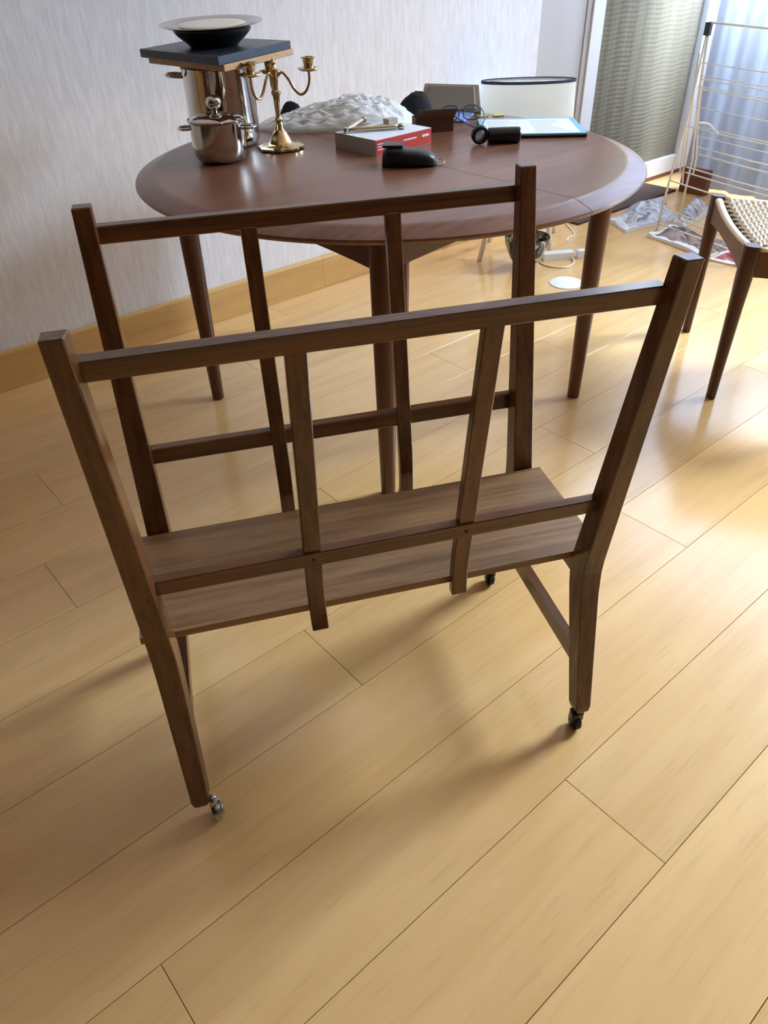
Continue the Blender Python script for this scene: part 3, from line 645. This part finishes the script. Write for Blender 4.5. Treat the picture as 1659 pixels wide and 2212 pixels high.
lathe('trim_band', [(0.1934, 0.196), (0.1945, 0.196), (0.1940, 0.2065), (0.1890, 0.2065), (0.1892, 0.203)], M_navy, ls, 64, cap0=False, cap1=False)
lathe('trim_band', [(0.2035, 0.0002), (0.2043, 0.0002), (0.2040, 0.010), (0.2032, 0.010)], M_navy, ls, 64, cap0=False, cap1=False)
tube('shade_ring', torus_pts(Vector((0, 0, 0.19)), Vector((1, 0, 0)), Vector((0, 1, 0)), 0.02, 0.02, 16), 0.002, M_chrome, ls, 6, True)
for a in (0.4, 2.5, 4.6): tube('spoke', [(0.02*math.cos(a), 0.02*math.sin(a), 0.19), (0.190*math.cos(a), 0.190*math.sin(a), 0.198)], 0.0018, M_chrome, ls, 6)

# ------------------------------------------------------------------ things on the floor under and behind the table
bo = lathe('glass_bowl', [(0.045, 0.0), (0.052, 0.004), (0.050, 0.018), (0.070, 0.05), (0.092, 0.10), (0.098, 0.135), (0.095, 0.136), (0.088, 0.10), (0.064, 0.05), (0.03, 0.022), (0.001, 0.02)], M_bowlpat, None, 40, loc=(2.575, 2.085, 0))
tag(bo, 'black and cream mottled glass bowl on the floor under the table', 'bowl')
ps = thing('power_strip', 'white power strip with plug lying by the glass bowl', 'power strip', (2.765, 2.055, 0), -0.55)
box('body', -0.07, 0.07, -0.022, 0.022, 0, 0.03, M_white2, ps, bev=0.006, seg=2)
box('plug', -0.018, 0.018, -0.016, 0.016, 0, 0.034, M_white2, ps, bev=0.004, seg=2, loc=(0.105, -0.01, 0.0))
def atf(px, py, z=0.0):
    r = CD+CR*((px-829.5)/1597.65)-CU*((py-1106)/1597.65); t = (z-CAM.z)/r.z; return CAM+r*t
cab1 = [atf(*p, 0.0035) for p in ((1226, 546), (1234, 556), (1240, 566), (1226, 576), (1200, 577), (1176, 572), (1160, 560), (1152, 546))]
tag(tube('white_cable', smooth_path(cab1, 6), 0.0032, M_cream_plastic, seg=8), 'white cable looping round from the power strip plug', 'cable')
cab2 = [atf(*p, 0.0035) for p in ((1224, 520), (1226, 517), (1228, 513), (1240, 508), (1236, 497), (1226, 487), (1222, 478))]
tag(tube('white_cable', smooth_path(cab2, 6), 0.0028, M_cream_plastic, seg=8), 'thin pale cable curling away behind the power strip', 'cable')
tag(lathe('paper_disc', [(0.068, 0.0003), (0.070, 0.002), (0.066, 0.004), (0.001, 0.004)], M_paper, None, 48, loc=(2.555, 1.838, 0)), 'flat round white disc on the floor near a table leg', 'disc')

# brown board and dark plinth at the foot of the glazed door / window
tag(box('brown_block', -0.024, 0.024, -0.076, 0.076, 0, 0.125, M_brownbox, None, bev=0.002, loc=(4.135, 2.205, 0)), 'reddish brown wooden block standing below the window curtain', 'block')
tag(box('dark_floor_board', -0.44, 0.44, -0.115, 0.112, 0, 0.010, mat('dark_brown_board', (58, 34, 26), 0.6), None, bev=0.002, loc=(3.66, 2.405, 0)), 'flat dark brown board on the floor along the ribbed door', 'board')
struct(box('trim_2', 3.09, 4.60, 2.5185, 2.5315, 0.0, 0.018, M_brownbox))

# magazines on the floor
def sheet(name, pts, label, material, edge, amp, z0, seed, cat='magazine', n=18, hump=0.0, tilt=0.0, group=None):
    P = [Vector((*p, 0)) for p in pts]; c = sum(P, Vector())/4; vs = []; fs = []
    for j in range(n+1):
        for i in range(n+1):
            a = P[0].lerp(P[1], i/n); b = P[3].lerp(P[2], i/n); p = a.lerp(b, j/n)-c
            e = abs(noise.noise(Vector((p.x*6, p.y*6, seed))))*amp+abs(noise.noise(Vector((p.x*15, p.y*15, seed+5))))*amp*0.4
            e += hump*max(0, math.sin(pi*min(1, i/n*1.02)))**0.8*max(0, math.sin(pi*j/n))**0.7*(0.75+0.5*noise.noise(Vector((p.x*9, p.y*9, seed+2))))+tilt*(j/n)**1.5*(i/n)
            p.x += 0.012*noise.noise(Vector((p.x*8, p.y*8, seed+8)))
            vs.append((p.x, p.y, 0.006+e))
    m_ = len(vs); vs += [(x, y, 0.0 if 1 else z) for x, y, z in vs]
    fm = []
    for j in range(n):
        for i in range(n):
            a = j*(n+1)+i; fs.append((a, a+1, a+n+2, a+n+1)); fm.append(1 if (i in (0,) or j in (0, 1)) else 0)
            fs.append((m_+a+n+1, m_+a+n+2, m_+a+1, m_+a)); fm.append(1)
    def side(seq):
        for a, b in zip(seq, seq[1:]): fs.append((a, m_+a, m_+b, b)); fm.append(1)
    side([i for i in range(n+1)][::-1]); side([n+k*(n+1) for k in range(n+1)][::-1]); side([(n)*(n+1)+i for i in range(n+1)]); side([k*(n+1) for k in range(n+1)])
    o = mesh(name, vs, fs, material, None, True, (c.x, c.y, z0), mats=[material, edge], fm=fm); o.data.set_sharp_from_angle(angle=0.8)
    return tag(o, label, cat)
sheet('magazine', [(3.305, 1.945), (3.235, 1.600), (3.42, 1.560), (3.52, 1.93)], 'crumpled open magazine with brown pictures under the drying rack', M_news1, M_paper, 0.035, 0.0005, 2)
sheet('magazine', [(3.215, 1.575), (3.235, 1.415), (3.44, 1.40), (3.42, 1.545)], 'magazine with a red cover on the floor behind the stool legs', M_news2, M_paper, 0.012, 0.0005, 6)
M_news3 = printed('crumpled_print_grey', [(58, 56, 66), (150, 146, 150), (206, 210, 220), (168, 142, 128), (216, 222, 232), (120, 108, 104)], 11, 0.35)
fA = [atf(*p).xy for p in ((1316, 480), (1352, 503), (1462, 478), (1425, 432))]
sheet('magazine', fA, 'crumpled white-edged magazine nearest the table, bulging up in the middle', M_news3, M_paper, 0.03, 0.0005, 11, n=26, hump=0.070)
fB = [atf(*p).xy for p in ((1452, 486), (1478, 492), (1528, 466), (1500, 452))]
sheet('magazine', fB, 'crumpled magazine with raised pages behind the drying rack legs, beside the brown block', M_news3, M_paper, 0.05, 0.0005, 17, n=26, hump=0.085, tilt=0.02)

# ------------------------------------------------------------------ drying rack
WD = Vector((-0.2386, -0.9711, 0)).normalized(); AD = Vector((0.9711, -0.2386, 0))
dk = thing('drying_rack', 'cream wire clothes drying rack folded upright by the curtain', 'drying rack', (3.5, 1.96, 0))
def dp(a, z, w=0.0): return AD*a+WD*w+Vector((0, 0, z))
LEN = 0.62
for w in (0.0, LEN):
    tube('leg', [dp(0.0, 0.840, w), dp(-0.018, 0.45, w), dp(-0.050, 0.22, w), dp(-0.068, 0.006, w)], 0.0052, M_cream_plastic, dk, 8)
    tube('leg', [dp(0.004, 0.835, w), dp(0.030, 0.55, w), dp(0.072, 0.30, w), dp(0.066, 0.006, w)], 0.0052, M_cream_plastic, dk, 8)
    tube('wing_arm', [dp(-0.006, 0.800, w+0.004), dp(0.004, 0.60, w-0.012), dp(0.034, 0.30, w-0.012), dp(0.04, 0.20, w)], 0.0042, M_cream_plastic, dk, 8)
    tube('wing_arm', [dp(0.012, 0.790, w-0.006), dp(0.060, 0.52, w-0.014), dp(0.108, 0.30, w-0.01), dp(0.098, 0.23, w)], 0.0042, M_cream_plastic, dk, 8)
    tube('wing_arm', [dp(0.020, 0.78, w-0.014), dp(0.050, 0.56, w-0.022), dp(0.080, 0.455, w-0.018)], 0.0040, M_cream_plastic, dk, 8)
    tube('wing_arm', [dp(-0.012, 0.74, w-0.010), dp(0.010, 0.46, w-0.022), dp(0.018, 0.25, w-0.010)], 0.0040, M_cream_plastic, dk, 8)
    box('hinge', -0.010, 0.010, -0.012, 0.012, -0.030, 0.018, M_black, dk, bev=0.003, loc=dp(0.0, 0.835, w))
for a, z, r in ((0.0, 0.852, 0.0045), (0.0, 0.705, 0.002), (0.012, 0.655, 0.002), (0.02, 0.640, 0.002), (0.012, 0.612, 0.002), (0.03, 0.600, 0.002), (0.02, 0.532, 0.002), (-0.012, 0.455, 0.0022), (0.05, 0.45, 0.0022), (0.075, 0.405, 0.0022),
                (0.09, 0.355, 0.0035), (0.095, 0.325, 0.0035), (0.04, 0.275, 0.0032), (0.045, 0.250, 0.0032), (-0.045, 0.225, 0.0032), (-0.056, 0.10, 0.003), (-0.064, 0.030, 0.0042), (0.066, 0.03, 0.0042)):
    tube('bar', [dp(a, z, 0.0), dp(a, z, LEN*0.5)+Vector((0, 0, -0.003)), dp(a, z, LEN)], r, M_cream_plastic, dk, 6)
tube('lock_bracket', smooth_path([dp(0.055, 0.46, 0.0), dp(0.10, 0.455, 0.02), dp(0.12, 0.430, 0.05), dp(0.10, 0.425, 0.09)], 4), 0.006, M_white2, dk, 8)
for w in (0.0, LEN):
    for a in (-0.068, 0.066): lathe('foot_cap', [(0.007, 0.0), (0.008, 0.004), (0.0065, 0.02)], M_white2, dk, 12, c=(AD*a+WD*w).to_tuple()[:2])

# ------------------------------------------------------------------ stool with woven paper-cord seat
M_dteakZ = wood('dark_teak_leg', (58, 28, 22), (88, 46, 36), axis='Z', rough=0.36, grain=55, pores=0.2)
M_dteakX = wood('dark_teak_rail', (78, 44, 32), (112, 68, 48), axis='X', rough=0.36, grain=55, pores=0.2)
M_gap_shade = mat('seat_gap_shade', (26, 18, 14), 0.8)  # near-black colour standing in for shadow between the cords
P1 = Vector((2.104, 0.914, 0)); P2 = Vector((2.488, 1.235, 0)); ed = (P2-P1); e1 = ed.normalized(); ew = Vector((0.40, -0.917, 0)).normalized()
P4 = P1+ew*0.40; P3 = P2+ew*0.50
stl = thing('woven_stool', 'dark wooden seat on tapered legs with a woven cream cord top', 'stool', (P1.x, P1.y, 0))
cs = [Vector((0, 0, 0)), P2-P1, P3-P1, P4-P1]
ctr = sum(cs, Vector())/4
for p in cs:
    rings = []
    axd = (p-ctr); axd.z = 0; axd.normalize(); sdv = Vector((-axd.y, axd.x, 0))
    for z, r in ((0.0005, 0.0125), (0.003, 0.0140), (0.15, 0.0165), (0.30, 0.0195), (0.385, 0.0215), (0.468, 0.0215), (0.476, 0.0205)):
        sh_ = 3.0 if z > 0.38 else 2.2
        ring = []
        for i in range(16):
            a = 2*pi*i/16; c_, s_ = math.cos(a), math.sin(a); e_ = 2/sh_
            ring.append(p+e1*(r*math.copysign(abs(c_)**e_, c_))+ew*(r*math.copysign(abs(s_)**e_, s_))+Vector((0, 0, z)))
        rings.append(ring)
    loft('leg', rings, M_dteakZ, stl, smooth=True).data.set_sharp_from_angle(angle=0.7)
def srail(a, b, dip, arch, out, nm):
    d_ = (b-a).normalized(); L_ = (b-a).length; nr = Vector((d_.y, -d_.x, 0)); 
    if nr.dot((a+b)/2-ctr) < 0: nr = -nr
    n = 16; rings = []; rt = []
    for k in range(n+1):
        s = 0.018+(L_-0.036)*k/n; q = 1-(2*k/n-1)**2; p = a+d_*s+nr*out*q
        zt = 0.470-dip*q; zb = 0.392-0.0*q+arch*q
        rings.append([p+nr*0.011+Vector((0, 0, zb)), p-nr*0.011+Vector((0, 0, zb)), p-nr*0.011+Vector((0, 0, zt-0.006)), p+nr*0.011+Vector((0, 0, zt-0.006))])
        c = p+Vector((0, 0, zt-0.006)); rt.append([c+nr*(0.012*math.cos(t))+Vector((0, 0, 0.009*math.sin(t))) for t in [pi*i/8 for i in range(9)]])
    loft('side_rail', rings, M_dteakX, stl)
    loft('rail_edge', rt, M_cordedge, stl, smooth=True)
srail(cs[0], cs[1], 0.010, 0.020, 0.006, 's'); srail(cs[3], cs[2], 0.010, 0.020, 0.006, 's')
srail(cs[0], cs[3], 0.0, 0.004, 0.0, 'e'); srail(cs[1], cs[2], 0.0, 0.004, 0.0, 'e')
# cord weave: warp pairs side to side, weft loops over them
bm = bmesh.new()
def bil(u, v): return cs[0].lerp(cs[1], u).lerp(cs[3].lerp(cs[2], u), v)
NU, NV = 22, 25
def dipz(u, v): return 0.471-0.010*(1-(2*u-1)**2)*(0.5+0.5*(2*v-1)**2)-0.006*(1-(2*v-1)**2)
for i in range(NU):
    u = 0.045+0.91*(i+0.5)/NU; pts = []
    for j in range(NV*2+1):
        v = 0.02+0.96*j/(NV*2); up = 1 if ((j//2)+i) % 2 == 0 else -1
        pts.append(bil(u, v)+Vector((0, 0, dipz(u, v)+0.0026*up)))
    add_tube(bm, pts, 0.0036, 5)
for j in range(NV):
    v = 0.05+0.90*(j+0.5)/NV; pts = []
    for i in range(NU*2+1):
        u = 0.03+0.94*i/(NU*2); up = -1 if ((i//2)+j) % 2 == 0 else 1
        pts.append(bil(u, v)+Vector((0, 0, dipz(u, v)+0.0042*up)))
    add_tube(bm, pts, 0.0058, 6)
o = from_bm('woven_seat', bm, M_cord, stl, True); o['kind'] = 'stuff'
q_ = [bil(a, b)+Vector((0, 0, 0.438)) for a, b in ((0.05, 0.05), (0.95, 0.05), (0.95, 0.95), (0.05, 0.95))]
loft('gap_shade_panel', [[p for p in q_], [p+Vector((0, 0, 0.006)) for p in q_]], M_gap_shade, stl)  # added panel, paints the shadow seen through the weave gaps
